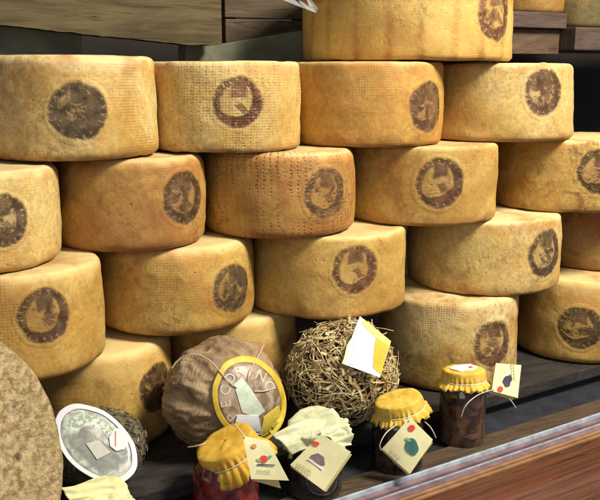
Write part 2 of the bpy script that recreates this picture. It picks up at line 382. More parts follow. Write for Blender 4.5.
# ------------------------------------------------------------------ setting: shelf, floor, sill, back
ZF = -.585
wood_dark = None
def woodmat(name, a, b, sc=(3,40,40), rough=.6, seed=0, crack=.4, spec=.3, rz=0):
    n = NT(name); v0 = n.coord(rot=(0,0,rz))
    def cc(off, sc):
        mp = n.n('ShaderNodeMapping'); n.l(v0, mp.inputs[0]); mp.inputs[1].default_value = off; mp.inputs[3].default_value = sc; return mp.outputs[0]
    v = cc((seed,seed*2,0), sc)
    g = n.noise(v, 1.2, 8, .65, 1.2); f = n.noise(cc((seed,0,3), tuple(x*5 for x in sc)), 1.4, 5, .6, .5)
    c = n.mix(n.ss(g, .34, .66), a, b)
    c = n.mix(n.ss(f, .54, .74, 0, .6), c, tuple(x*.4 for x in a))
    ck = n.ss(n.noise(cc((seed*4,1,0), tuple(x*1.7 for x in sc)), 1.1, 4, .5, .8), .60, .66)
    c = n.mix(n.math('MULTIPLY', ck, crack), c, tuple(x*.15 for x in a))
    blot = n.noise(n.coord(off=(7,seed,0)), 14, 4); c = n.mix(n.ss(blot, .5, .75, 0, .4), c, tuple(x*.55 for x in b))
    h = n.math('SUBTRACT', n.math('ADD', g, n.math('MULTIPLY', f, .4)), ck)
    return n.fin(c, rough, n.bump(h, .5, .002), spec)
E0 = Vector((.523,.969,0)); ED = Vector((.536,.079,0)).normalized(); EN = Vector((-ED.y, ED.x, 0))   # line of the window sill; EN points inwards
def el(s, d, z): p = E0+ED*s+EN*d; return Vector((p.x, p.y, z))
def strip(bm, d0, d1, z0, z1, s0=-1.2, s1=1.7):
    prism(bm, [el(s0,d0,z0), el(s1,d0,z0), el(s1,d1,z0), el(s0,d1,z0)], (0,0,z1-z0))
# floor of the window
bm = bmesh.new(); strip(bm, -.0505, 1.35, -.64, ZF-.021); strip(bm, .0005, 1.35, ZF-.0205, ZF, -1.19, 1.69); finish(bm)
struct(obj('window_floor', bm, plain('navy_felt', (.018,.02,.03), .3, 40, .8, .3), smooth=False))
bm = bmesh.new(); strip(bm, .0, .048, ZF-.004, ZF+.005); finish(bm, .001)
struct(obj('floor_ledge', bm, woodmat('ledge_wood', (.055,.036,.025), (.11,.075,.05), (8,60,60), .55, 2), smooth=False))
# raised shelf on which the stack stands: board plus recessed riser
bm = bmesh.new(); strip(bm, .105, 1.0, Z4-.022, Z4-.0008, -1.3, 1.75); finish(bm, .002)
sh = thing('display_shelf', 'dark grey raised shelf board carrying the bottom row of cheese wheels', 'shelf', (0,0,0))
obj('shelf_board', bm, woodmat('shelf_board', (.026,.023,.024), (.052,.047,.046), (6,30,30), .4, 5, .15), sh, smooth=False)
bm = bmesh.new(); strip(bm, .118, .99, ZF+.0005, Z4-.0225, -1.3, 1.75); finish(bm)
obj('riser', bm, plain('riser_black', (.014,.014,.018), .3, 30, .5), sh, smooth=False)
# window track and wooden sill
tr = thing('window_sill', 'mahogany window sill with a pale metal channel along its inner edge', 'window sill')
def rail(name, d0, d1, z0, z1, m, bev=.0012):
    bm = bmesh.new(); strip(bm, d0, d1, z0, z1); finish(bm, bev); return obj(name, bm, m, tr, smooth=False)
alu = plain('pale_metal', (.36,.42,.52), .25, 60, .3, .1, .6); lav = plain('lavender_channel', (.19,.125,.145), .3, 30, .4, .1, .5)
prp = plain('purple_groove', (.07,.045,.065), .2, 40, .5); orl = plain('lit_wood_edge', (.30,.16,.08), .2, 40, .35, .1, .5)  # orange of the edge strips: light on the wood edge put into colour
rail('metal_lip', -.0045, -.0005, ZF-.02, ZF+.010, alu)
rail('channel', -.0145, -.0048, ZF-.02, ZF+.0035, lav); rail('groove', -.0195, -.0148, ZF-.02, ZF-.001, prp); rail('channel', -.0215, -.0198, ZF-.02, ZF+.002, alu); rail('groove', -.0245, -.0218, ZF-.02, ZF-.001, prp)
rail('channel', -.036, -.0248, ZF-.02, ZF+.0025, lav); rail('groove', -.0395, -.0363, ZF-.02, ZF-.002, prp)
rail('lit_wood_edge', -.045, -.0398, ZF-.02, ZF+.004, orl); rail('groove', -.0475, -.0453, ZF-.02, ZF-.002, prp)
rail('lit_wood_edge', -.0515, -.0478, ZF-.02, ZF+.002, orl)
bm = bmesh.new()
prof = [(-.0518, ZF-.0005), (-.10, ZF-.012), (-.19, ZF-.05), (-.215, ZF-.075), (-.22, ZF-.30), (-.0518, ZF-.30)]
prism(bm, [el(-1.2, d, z) for d, z in prof], ED*2.9); finish(bm, .002)
obj('wooden_front', bm, woodmat('mahogany', (.058,.018,.008), (.125,.038,.014), (2.2,75,75), .38, 9, .6, .45, math.radians(-8.4)), tr, smooth=False)

# back wall
bm = bmesh.new(); boxm(bm, (-1.2,1.93,-.7), (3.4,1.98,1.2)); finish(bm)
w = obj('back_wall', bm, plain('dark_wall', (.014,.010,.008), .3, 12, .7), smooth=False); tag(w, 'dark brown wall in shadow behind the whole cheese stack', 'wall')

# weathered plank
def bx8(name, corners_front, depth, m, parent=None, bev=.002, sm=False):
    """front polygon (world points) pushed back by depth along +Y, edges roughened"""
    bm = bmesh.new(); prism(bm, corners_front, (0, depth, 0)); finish(bm, bev)
    return obj(name, bm, m, parent, smooth=sm)
pw = woodmat('weathered_plank', (.058,.042,.019), (.125,.096,.048), (3.5,40,40), .8, 3, .4)
# plank with ragged lower edge
bm = bmesh.new(); Yp = 1.47
top = []; bot = []
for i in range(41):
    f = i/40; px = -30+252*f
    py = 25+20*(px/190.) if px < 190 else 45-.0*(px-190)
    py += 1.1*nz((px*.06,0,0),1,3)+.7*nz((px*.25,0,0),1,5)
    bot.append(at(px, py, Yp)); top.append(Vector((bot[-1].x, Yp, .36)))
for i in range(40):
    for a, b, c, d in ((bot[i],bot[i+1],top[i+1],top[i]),):
        prism(bm, [a,b,c,d], (0,.04,0))
bmesh.ops.remove_doubles(bm, verts=bm.verts[:], dist=1e-5)
bmesh.ops.recalc_face_normals(bm, faces=bm.faces[:])
tag(obj('wooden_plank', bm, pw, smooth=False), 'weathered grey brown plank with long grain behind the top left wheels', 'plank')
gg = plain('reflection_grey_board', (.15,.15,.105), .3, 18, .6)
# ledge the plank stands on (left, right); pale reflections put into its colour
bl = thing('back_ledge', 'ledge board in two pieces under the weathered plank, coloured like pale greenish reflections', 'ledge')
bx8('board', [at(-40,62,1.53),at(82,62,1.53),at(82,33,1.53),at(-40,22,1.53)], .05, gg, bl)
bx8('board', [at(186,75,1.53),at(308,78,1.53),at(308,30,1.53),at(222,44,1.53),at(186,44,1.53)], .05, gg, bl)
cr = thing('wooden_crate', 'dark brown wooden crate standing left of the extra large top wheel', 'crate')
cm = woodmat('crate_wood', (.055,.034,.018), (.10,.066,.036), (4,40,40), .6, 6)
a = at(223,44,1.6); b = at(312,30,1.6)
for k, (z0, z1) in enumerate(((.055,.105),(.108,.16),(.163,.23))):
    bm = bmesh.new(); boxm(bm, (a.x,1.585+.002*k,z0), (b.x+.02,1.605,z1)); finish(bm, .002); obj('board', bm, cm, cr, smooth=False)
for xx in (a.x, b.x-.03):
    bm = bmesh.new(); boxm(bm, (xx,1.606,.05), (xx+.03,1.636,.235)); finish(bm, .002); obj('corner_post', bm, cm, cr, smooth=False)

# upper right back shelf with cheeses
bs = thing('back_shelf', 'dark shelf high on the right behind the stack, holding pieces of cheese', 'shelf')
sm_ = woodmat('back_shelf_wood', (.075,.05,.042), (.13,.09,.078), (5,40,40), .45, 8)
Yb = 1.62
p1 = at(505,27,Yb); p2 = at(567,25,Yb); zt = at(540,12,Yb).z
bm = bmesh.new(); boxm(bm, (p1.x-.1,Yb,p1.z), (p2.x,Yb+.2,zt)); finish(bm, .003); obj('board', bm, sm_, bs, smooth=False)
q1 = at(566,50,Yb-.03); zq = at(580,27,Yb-.03).z
bm = bmesh.new(); boxm(bm, (p2.x+.001,Yb-.03,q1.z), (p2.x+.5,Yb+.2,zq)); finish(bm, .003); obj('board', bm, sm_, bs, smooth=False)
p3 = at(516,54,Yb+.02)
bm = bmesh.new(); boxm(bm, (p1.x-.1,Yb+.02,p3.z), (p2.x-.002,Yb+.19,p1.z-.001)); finish(bm, .003); obj('support_block', bm, woodmat('block_wood', (.10,.062,.042), (.16,.10,.07), (9,9,30), .55, 4), bs, smooth=False)
def chunk(x, y, z, rx, ry, h, m, label, seed):
    t = []
    bm = bmesh.new(); P = []; UVs = []
    for i in range(60):
        ph = 2*PI*i/60; row = []
        for rho, zz in profile(h, rx, .012, .03, 0):
            q = 1+.05*nz((math.cos(ph), math.sin(ph), zz*8), 1.5, seed)
            row.append((math.cos(ph)*rho*q, math.sin(ph)*rho*q*ry/rx, zz))
        P.append(row)
    grid(bm, P, True); bmesh.ops.recalc_face_normals(bm, faces=bm.faces[:])
    o = obj('small_cheese', bm, m); o.location = (x, y, z)
    return tag(o, label, 'cheese')
c1 = at(536,12,Yb+.09); chunk(c1.x, Yb+.095, zt+.0005, .075, .07, .09, rind('rind_shelf_yellow', OCH, GLD, BRN, seed=31), 'yellow cheese on the back shelf, cut by the top of the frame', 31)
chunk(p2.x+.10, Yb+.05, zq+.0005, .082, .07, .10, rind('rind_shelf_mould', (.22,.17,.06), (.36,.28,.11), (.09,.07,.03), .8, .8, seed=32), 'mouldy greenish cheese on the back shelf in the upper right corner', 32)

# price card corner hanging at the top
cd = thing('price_card', 'tilted price card with an orange face and pale edge poking in at the top centre', 'card')
P4 = [at(262,-8,1.22), at(316,13,1.20), at(318,8,1.20), at(300,-14,1.22)]
bm = bmesh.new(); prism(bm, P4, (0,.002,0)); finish(bm); obj('card', bm, plain('card_grey', (.20,.19,.19), .1, 50, .6), cd, smooth=False)
P4 = [at(285,-9,1.218), at(309,6,1.199), at(306,-2,1.199), at(297,-13,1.218)]
bm = bmesh.new(); prism(bm, P4, (0,.0012,0)); finish(bm); obj('orange_panel', bm, plain('card_orange', (.36,.13,.04), .1, 50, .6), cd, smooth=False)

# ------------------------------------------------------------------ big mottled cheese standing on edge, lower left
def mott_face():
    n = NT('bran_rind'); v = n.coord()
    a = n.noise(v, 120, 6, .7, 0); b = n.noise(v, 150, 5, .65); vo = n.vor(v, 70); vc = n.vor(v, 105, 'F1', 'Color')
    c = n.mix(n.ss(a, .36, .62), (.23,.155,.068), (.49,.38,.20))
    sv = n.n('ShaderNodeSeparateColor'); n.l(vc, sv.inputs[0]); c = n.mix(n.ss(n.math('ADD', sv.outputs[0], n.math('SUBTRACT', b, .5)), .55, 1.0, 0, .45), c, (.60,.45,.28)); c = n.mix(n.ss(n.math('ADD', sv.outputs[1], n.math('SUBTRACT', b, .5)), .66, 1.05, 0, .55), c, (.15,.09,.05))
    c = n.mix(n.ss(n.math('ADD', b, n.math('MULTIPLY', a, .5)), .80, .95, 0, .5), c, (.62,.47,.30))
    c = n.mix(n.math('MULTIPLY', n.ss(n.noise(n.coord(off=(3,1,5)), 52, 4, .6, .4), .60, .70), .75), c, (.075,.05,.035))
    c = n.mix(n.math('MULTIPLY', n.ss(vo, .04, .15, 1, 0), .5), c, (.08,.05,.03))
    h = n.math('ADD', n.math('MULTIPLY', a, 1.2), n.math('MULTIPLY', b, .5))
    return n.fin(c, .75, n.bump(h, .8, .004), .25)
ctr = ray(-60, 480)*.86; rD = .158*.86/.85*1.0
bw = thing('standing_cheese', 'big tan cheese wheel with mottled bran rind standing on edge in the lower left corner', 'cheese wheel')
bm = bmesh.new(); P = []
for i in range(128):
    ph = 2*PI*i/128; row = []
    for rho, z in profile(.085, rD, .014, .01, 0):
        q = Vector((math.cos(ph)*rho, math.sin(ph)*rho, z))
        rr = rho+disp(ph, z, rho, rD, 44, .0016)
        row.append((math.cos(ph)*rr, math.sin(ph)*rr, z-.085+(.0022*nz(q, 22, 4)+.0015*nz(q, 60, 2) if z > .05 else 0)))
    P.append(row)
grid(bm, P, True); bmesh.ops.recalc_face_normals(bm, faces=bm.faces[:])
ob = obj('rind', bm, mott_face(), bw)
nrm = (-ctr.normalized()); nrm = (nrm*math.cos(math.radians(40))+RT*math.sin(math.radians(40))); nrm.normalize()
bw.rotation_euler = nrm.to_track_quat('Z', 'Y').to_euler(); bw.location = ctr
print('STANDING bottom', ctr.z-rD, ctr)

# ------------------------------------------------------------------ patches that follow a body of revolution / ellipsoid
class Ell:
    def __init__(s, c, rx, ry, rz): s.c = Vector(c); s.r = Vector((rx, ry, rz))
    def hit(s, p, d):
        """front hit of ray p + t d; closest approach if missed"""
        o = p-s.c; O = Vector((o.x/s.r.x, o.y/s.r.y, o.z/s.r.z)); D = Vector((d.x/s.r.x, d.y/s.r.y, d.z/s.r.z))
        A = D.dot(D); B = 2*O.dot(D); Cc = O.dot(O)-1; k = B*B-4*A*Cc
        t = (-B-math.sqrt(k))/(2*A) if k > 0 else -B/(2*A)
        return p+d*t
    def nrm(s, p): o = p-s.c; return Vector((o.x/s.r.x**2, o.y/s.r.y**2, o.z/s.r.z**2)).normalized()

def letters(txt, size):
    cu = bpy.data.curves.new('lettering', 'FONT'); cu.body = txt; cu.size = size; cu.align_x = 'CENTER'; cu.align_y = 'CENTER'; cu.resolution_u = 3
    o = bpy.data.objects.new('lettering', cu); C.objects.link(o)
    dg = bpy.context.evaluated_depsgraph_get(); me = bpy.data.meshes.new_from_object(o.evaluated_get(dg))
    C.objects.unlink(o); bpy.data.objects.remove(o); bpy.data.curves.remove(cu)
    return me

# ------------------------------------------------------------------ leaf wrapped cheese with yellow ring label
bc = at(222, 395, 1.125); rz = abs(bc.z-(Z4))
print('BAG', bc, rz)
bx = .087; by = .074; bz = rz
def wrapmat():
    n = NT('wrapping_leaf'); v = n.coord()
    a = n.noise(v, 16, 5, .6, .6); f = n.noise(v, 120, 5, .65)
    c = n.mix(n.ss(a, .35, .65), (.17,.105,.058), (.38,.27,.16))
    mp = n.coord(sc=(1,1,1)); w = n.n('ShaderNodeTexWave'); w.wave_type = 'BANDS'; w.bands_direction = 'DIAGONAL'
    rot = n.n('ShaderNodeMapping'); n.l(mp, rot.inputs[0]); rot.inputs[2].default_value = (0, math.radians(118), 0)
    n.l(rot.outputs[0], w.inputs['Vector']); w.inputs['Scale'].default_value = 62; w.inputs['Distortion'].default_value = 2.2; w.inputs['Detail'].default_value = 2; w.inputs['Detail Scale'].default_value=.6
    dash = n.ss(n.noise(v, 150, 3, .6), .42, .56)
    spx = n.n('ShaderNodeSeparateXYZ'); n.l(v, spx.inputs[0]); msk = n.math('MULTIPLY', n.ss(n.math('ADD', spx.outputs[0], n.math('MULTIPLY', n.noise(v, 20, 2), .03)), -.03, .0, 1, 0), n.ss(n.noise(n.coord(off=(2.2,0,.4)), 14, 2), .40, .52))
    line = n.math('MULTIPLY', n.ss(w.outputs['Fac'], .66, .88), n.math('MULTIPLY', dash, msk))
    c = n.mix(n.math('MULTIPLY', line, .55), c, (.50,.42,.30))
    c = n.mix(n.ss(n.noise(v, 34, 5, .6, 1.), .58, .70, 0, .55), c, (.05,.03,.018))
    h = n.math('ADD', n.math('ADD', a, n.math('MULTIPLY', f, .35)), n.math('MULTIPLY', line, .25))
    return n.fin(c, .75, n.bump(h, .9, .004), .25)
def lumpy(rx, ry, rz, amp, seed, nu=96, nv=56, ridge=0.0, axis=None):
    bm = bmesh.new(); P = []
    for i in range(nu):
        ph = 2*PI*i/nu; row = []
        for j in range(nv+1):
            th = -PI/2+PI*j/nv; th = max(-PI/2+.01, min(PI/2-.01, th))
            d = Vector((math.cos(ph)*math.cos(th), math.sin(ph)*math.cos(th), math.sin(th)))
            k = 1+amp*(nz(d, 1.8, seed)+.5*nz(d, 4.5, seed+1))
            if axis:
                ax = Vector(axis).normalized(); e1 = ax.orthogonal().normalized(); e2 = ax.cross(e1); ang = math.atan2(d.dot(e2), d.dot(e1)); lat = d.dot(ax)
                wv = nz((math.cos(ang)*1.0, math.sin(ang), lat*.35), 3.4, seed)
                k += (1-abs(lat)**3)*(.09*(.5-abs(wv)*1.6)+.04*(.5-abs(nz((math.cos(ang), math.sin(ang), lat*.5), 8.5, seed+2))*1.8))
            elif ridge: k += ridge*(abs(nz(d*1.0+Vector((0,0,.4*nz(d,3,seed))), 3.2, seed+4))-.25)+ridge*.5*(abs(nz(d, 8, seed+6))-.2)
            z = d.z*rz*k
            row.append((d.x*rx*k, d.y*ry*k, max(z, -rz*.985)))
        P.append(row)
    grid(bm, P, True); bmesh.ops.recalc_face_normals(bm, faces=bm.faces[:]); return bm
bag = thing('leaf_wrapped_cheese', 'round cheese wrapped in brown leaves, tied with string, with a yellow ringed oval label', 'cheese', (bc.x, bc.y, Z4))
bm = lumpy(bx, by, bz, .05, 11, 180, 110, axis=(.55,-.72,.05)); bmesh.ops.translate(bm, vec=(0,0,bz), verts=bm.verts[:])
bo = obj('wrapping', bm, wrapmat(), bag)
EL = Ell((bc.x, bc.y, bc.z), bx*1.03, by*1.03, bz*1.03)
def onbag(px, py, off=.003):
    p = EL.hit(Vector((0,0,0)), ray(px, py)); return p+EL.nrm(p)*off
def local(o, p):
    p = Vector(p)
    while o: p = p-o.location; o = o.parent
    return p
def disc_on(fn, cx, cy, a, b, rot, r0, r1, off, th, m, name, parent, nseg=72, nrr=8, uvs=True):
    """annulus r0..r1 of an ellipse (px half axes a,b rotated) laid on a body through fn(px,py,off)"""
    cr_, sr_ = math.cos(rot), math.sin(rot)
    bm = bmesh.new(); L = bm.loops.layers.uv.verify()
    def pt(i, q, o):
        an = 2*PI*i/nseg; q *= 1+.025*nz((math.cos(an), math.sin(an), .3*q), 2.2, 3); o += .0007*nz((math.cos(an), math.sin(an), q), 2.5, 7); u = math.cos(an)*q*a; v = math.sin(an)*q*b
        return local(parent, fn(cx+u*cr_-v*sr_, cy+u*sr_+v*cr_, o))
    rows = []; qs = [r0+(r1-r0)*j/nrr for j in range(nrr+1)]
    rad = [(qs[0], off-th)]+[(q, off) for q in qs]+[(qs[-1], off-th)]
    if r0 < .02: rad = rad[1:]
    V = [[bm.verts.new(pt(i, max(q, .004), o)) for q, o in rad] for i in range(nseg)]
    for i in range(nseg):
        i2 = (i+1) % nseg
        for j in range(len(rad)-1):
            f = bm.faces.new((V[i][j], V[i2][j], V[i2][j+1], V[i][j+1]))
            for l, (ii, jj) in zip(f.loops, ((i,j),(i+1,j),(i+1,j+1),(i,j+1))):
                an = 2*PI*ii/nseg; q = rad[jj][0]; l[L].uv = (q*math.cos(an), q*math.sin(an))
    if r0 < .02: bmesh.ops.contextual_create(bm, geom=[V[i][0] for i in range(nseg)])
    bm.normal_update()
    return obj(name, bm, m, parent)
ylw = plain('label_yellow', (.60,.45,.05), .22, 40, .45, .05, .45); wht = plain('label_white', (.78,.78,.76), .05, 40, .5, .05)
def labelprint():
    n = NT('label_print'); v = n.coord()
    a = n.noise(v, 45, 4, .6, .8)
    c = n.mix(n.ss(a, .38, .62), (.19,.125,.085), (.40,.31,.24))
    return n.fin(c, .4, None, .5)
ROT = math.radians(-20)
lb = disc_on(onbag, 248, 399, 33, 41, ROT, 0, .90, .0035, .002, labelprint(), 'label', bag)
rg = disc_on(onbag, 248, 399, 33, 41, ROT, .89, 1.04, .0042, .002, ylw, 'label_ring', bag)
def poly_on(fn, pts, off, th, m, name, parent, sub=4):
    """closed polygon of pixel points laid on a body with thickness"""
    bm = bmesh.new(); n = len(pts); cx = sum(p[0] for p in pts)/n; cy = sum(p[1] for p in pts)/n
    edge = []
    for i in range(n):
        for k in range(sub):
            t = k/sub; edge.append((pts[i][0]*(1-t)+pts[(i+1)%n][0]*t, pts[i][1]*(1-t)+pts[(i+1)%n][1]*t))
    rows = []
    for q in (1.0, .66, .33):
        rows.append([bm.verts.new(local(parent, fn(cx+(x-cx)*q, cy+(y-cy)*q, off))) for x, y in edge])
    low = [bm.verts.new(local(parent, fn(x, y, off-th))) for x, y in edge]
    cv = bm.verts.new(local(parent, fn(cx, cy, off))); N = len(edge)
    allr = [low]+rows
    for A, B in zip(allr[:-1], allr[1:]):
        for i in range(N): bm.faces.new((A[i], A[(i+1)%N], B[(i+1)%N], B[i]))
    for i in range(N): bm.faces.new((allr[-1][i], allr[-1][(i+1)%N], cv))
    bmesh.ops.recalc_face_normals(bm, faces=bm.faces[:])
    return obj(name, bm, m, parent, smooth=False)
mint = plain('label_mint', (.50,.58,.50), .15, 70, .4, .05, .5)
poly_on(onbag, [(233,384),(241,378),(251,391),(263,410),(254,417),(241,411)], .0046, .001, mint, 'label_picture', bag)
poly_on(onbag, [(236,414),(256,414),(260,432),(232,432)], .0056, .002, plain('price_white', (.66,.70,.80), .05, 50, .45), 'price_sticker', bag)
poly_on(onbag, [(262,416),(276,405),(281,419),(273,430),(258,436)], .0044, .001, plain('label_lemon', (.72,.60,.10), .1, 50, .45), 'label_panel', bag)
# lettering round the label
bmL = bmesh.new(); word = 'PECORINO'
for k, ch in enumerate(word):
    an = math.radians(200-(k/(len(word)-1))*190)     # counter-clockwise from lower left over the top
    an2 = math.radians(168+ (k)*(-24.5)) if False else an
    me = letters(ch, 14); q = .68
    ux, uy = math.cos(an2)*q*33, -math.sin(an2)*q*41
    lx = 248+ux*math.cos(ROT)-uy*math.sin(ROT); ly = 399+ux*math.sin(ROT)+uy*math.cos(ROT)
    tang = math.atan2(ly-399, lx-248)+PI/2
    vs = []
    for v in me.vertices:
        x, y = v.co.x, -v.co.y
        X_ = lx+x*math.cos(tang)-y*math.sin(tang); Y_ = ly+x*math.sin(tang)+y*math.cos(tang)
        vs.append(bmL.verts.new(local(bag, onbag(X_, Y_, .0041))))
    for p in me.polygons:
        try: bmL.faces.new([vs[i] for i in p.vertices])
        except ValueError: pass
    bpy.data.meshes.remove(me)
bmesh.ops.solidify(bmL, geom=bmL.faces[:], thickness=.0002)
obj('lettering', bmL, plain('letter_ivory', (.88,.84,.76), .05, 50, .5), bag, smooth=False)
strm = plain('pale_string', (.62,.52,.42), .12, 200, .7)
for path in ([(174,371),(184,360),(198,357),(212,364),(226,380),(236,388)], [(262,347),(256,358),(248,372),(246,380)], [(252,391),(262,391),(272,388)],
             [(240,425),(229,437),(219,445)]):
    bm = bmesh.new(); tube(bm, [local(bag, onbag(x, y, .0058)) for x, y in [(p.x, p.y) for p in smoothpts([(x, y, 0) for x, y in path], 5)]], .0008, 5)
    obj('string', bm, strm, bag)
# ------------------------------------------------------------------ straw covered cheese
sc_ = at(342, 373, 1.135); srx, sry, srz = .088, .072, abs(sc_.z-Z4)
print('STRAW', sc_, srz)
st = thing('straw_covered_cheese', 'round cheese covered in chopped straw with a white and yellow square label', 'cheese', (sc_.x, sc_.y, Z4))
bm = lumpy(srx*.94, sry*.94, srz*.94, .05, 21, 64, 40, ridge=.04); bmesh.ops.translate(bm, vec=(0,0,srz), verts=bm.verts[:])
obj('rind', bm, plain('dark_rind', (.045,.03,.018), .45, 50, .8, .6), st)
def strawmat():
    n = NT('straw'); g = n.n('ShaderNodeNewGeometry'); rr = g.outputs['Random Per Island']
    cr = n.n('ShaderNodeValToRGB'); n.l(rr, cr.inputs[0]); e = cr.color_ramp.elements
    e[0].color = (.14,.09,.045,1); e[0].position = 0; e[1].color = (.86,.76,.48,1); e[1].position = 1
    for p, c in ((.15,(.32,.22,.10,1)), (.45,(.58,.44,.21,1)), (.7,(.74,.61,.33,1))): x = e.new(p); x.color = c
    v = n.coord(); c = n.mix(n.ss(n.noise(v, 260, 3), .4, .65, 0, .45), cr.outputs[0], (.14,.08,.035))
    return n.fin(c, .5, None, .4)
bm = bmesh.new(); rnd = random.Random(12)
for k in range(1750):
    d = Vector((rnd.gauss(0,1), rnd.gauss(-.35,1), rnd.gauss(.2,1))).normalized()
    if d.z < -.93: continue
    a = d.cross(Vector((rnd.gauss(0,1), rnd.gauss(0,1), rnd.gauss(0,1)))).normalized()
    thin = rnd.random() < .6; Ls = (rnd.choice((.016,.026,.040,.058)) if thin else rnd.choice((.010,.016,.026)))*rnd.uniform(.7,1.3); lift = rnd.uniform(-.06,.05)+(.03*nz(d,2.6,9)); slope = rnd.gauss(0,.14)
    if rnd.random() < .05: slope += rnd.choice((-.5,.5))
    a = (a+d*slope).normalized(); b = (d.cross(a)+d*rnd.gauss(0,.45)).normalized(); n3 = a.cross(b)
    w_ = (rnd.choice((.00035,.0005,.0008)) if thin else rnd.choice((.001,.0016,.0023)))*rnd.uniform(.8,1.2)
    q0 = Vector((d.x*srx, d.y*sry, d.z*srz))*(1+lift)+Vector((0,0,srz))
    bend = rnd.gauss(0,.12)*Ls; prev = None; th = min(w_, .0004)
    for i in range(5):
        t = i/4-.5; q = q0+a*(t*Ls)+b*(bend*4*t*t)
        # bend the fibre round the cheese
        u = Vector((q.x/srx, q.y/sry, (q.z-srz)/srz)); k_ = (1+lift+slope*t*.5*min(1, Ls/.02))/u.length
        q = Vector((q.x*k_, q.y*k_, (q.z-srz)*k_+srz)); q.z = max(q.z, .002)
        ring_ = [bm.verts.new(q+b*w_*u+n3*th*v) for u, v in ((-1,-1),(1,-1),(1,1),(-1,1))]
        if prev:
            for m_ in range(4): bm.faces.new((prev[m_], prev[(m_+1)%4], ring_[(m_+1)%4], ring_[m_]))
        else: bm.faces.new(ring_[::-1])
        prev = ring_
    bm.faces.new(prev)
bmesh.ops.recalc_face_normals(bm, faces=bm.faces[:])
obj('straw_coating', bm, strawmat(), st, smooth=False)
ES = Ell(sc_, srx*1.0, sry*1.0, srz*1.0)
def onstraw(px, py, off):
    return ray(px, py)*((sc_.y-sry*.80-.02)/ray(px, py).y) if False else (lambda p: p+ES.nrm(p)*off)(ES.hit(Vector((0,0,0)), ray(px, py)))
# a flat card resting on the straw
def card(parent, corners, Y, m, name='card', th=.0008, tiltY=None):
    """corners in px with a depth for each; a flat thick card"""
    pts = [local(parent, at(x, y, Y if tiltY is None else tiltY[i])) for i, (x, y) in enumerate(corners)]
    nrm_ = (pts[1]-pts[0]).cross(pts[-1]-pts[0]).normalized()
    if nrm_.y > 0: nrm_ = -nrm_
    bm = bmesh.new(); prism(bm, pts, -nrm_*th); finish(bm)
    return obj(name, bm, m, parent, smooth=False)
def quadY(corners, p, n):
    """depth (Y) of pixel corners on the plane through p with normal n"""
    out = []
    for x, y in corners:
        d = ray(x, y); t = p.dot(n)/d.dot(n); out.append(d.y*t)
    return out
def on_plane(p, n):
    return lambda x, y, off=0: (lambda d: d*(p.dot(n)/d.dot(n))+n*off)(ray(x, y))
def flat(parent, fn, pts, off, th, m, name):
    P_ = [local(parent, fn(x, y, off)) for x, y in pts]; n_ = fn(0,0,1)-fn(0,0,0)
    bm = bmesh.new(); prism(bm, P_, -n_*th); finish(bm); return obj(name, bm, m, parent, smooth=False)
def blob(cx, cy, a, b, rot=0, n=16, w=.0, seed=0):
    out = []
    for i in range(n):
        t = 2*PI*i/n; k = 1+w*nz((math.cos(t), math.sin(t), 0), 1.6, seed)
        u, v = a*k*math.cos(t), b*k*math.sin(t); out.append((cx+u*math.cos(rot)-v*math.sin(rot), cy+u*math.sin(rot)+v*math.cos(rot)))
    return out
p = onstraw(365, 347, .0135); n_ = (ES.nrm(p)*.5-ray(365,347).normalized()*.6).normalized(); fS = on_plane(p, n_)
lbl = flat(st, fS, [(359,317),(390,342),(379,378),(341,364)], .006, .001, wht, 'label')
flat(lbl, fS, [(363,320),(390,342),(387.5,350),(371,335),(360.5,324)], .0064, .0003, plain('pale_yellow_print', (.78,.72,.22), .08, 60, .45), 'printed_band')
flat(lbl, fS, [(375,338),(388,347),(380,375),(372,368),(373,352)], .0066, .0003, plain('amber_print', (.74,.46,.03), .10, 60, .45), 'printed_panel')
flat(lbl, fS, [(357,327),(362,331),(352,366),(347,364)], .0065, .0003, plain('lilac_print', (.62,.62,.80), .1, 60, .45), 'printed_band')
flat(lbl, fS, [(346,346),(350,339),(345,363.5),(342,363)], .0065, .0003, plain('lemon_print', (.80,.78,.42), .1, 60, .45), 'printed_band')

# ------------------------------------------------------------------ herb coated cheese with plastic label
hc = at(97, 447, 1.095); hr = .066; hz_ = abs(hc.z-Z4)
print('HERB', hc, hz_)
hb = thing('herb_coated_cheese', 'small dark herb coated cheese under an oval white rimmed plastic label', 'cheese', (hc.x, hc.y, Z4))
bm = lumpy(hr, hr, hz_, .05, 33, 64, 40, ridge=.04); bmesh.ops.translate(bm, vec=(0,0,hz_), verts=bm.verts[:])
obj('rind', bm, plain('herb_rind', (.10,.085,.055), .5, 70, .8, .6), hb)
def flakemat():
    n = NT('herb_flakes'); g = n.n('ShaderNodeNewGeometry'); cr = n.n('ShaderNodeValToRGB'); n.l(g.outputs['Random Per Island'], cr.inputs[0]); e = cr.color_ramp.elements
    e[0].color = (.035,.03,.02,1); e[1].color = (.34,.30,.22,1); x = e.new(.6); x.color = (.13,.11,.065,1)
    return n.fin(cr.outputs[0], .7, None, .3)
bm = bmesh.new(); rnd = random.Random(4)
for k in range(900):
    d = Vector((rnd.gauss(0,1), rnd.gauss(-.2,1), rnd.gauss(.2,1))).normalized()
    q = Vector((d.x*hr, d.y*hr, d.z*hz_))*rnd.uniform(.99,1.05)+Vector((0,0,hz_)); q.z = max(.002, q.z)
    a = d.cross(Vector((rnd.gauss(0,1), rnd.gauss(0,1), rnd.gauss(0,1)))).normalized(); b = (d.cross(a)+d*rnd.gauss(0,.5)).normalized()
    l_ = rnd.uniform(.0015,.005); w_ = rnd.uniform(.0008,.0018)
    prism(bm, [q-a*l_, q+b*w_, q+a*l_, q-b*w_], d*.0005)
bmesh.ops.recalc_face_normals(bm, faces=bm.faces[:])
obj('herb_coating', bm, flakemat(), hb, smooth=False)
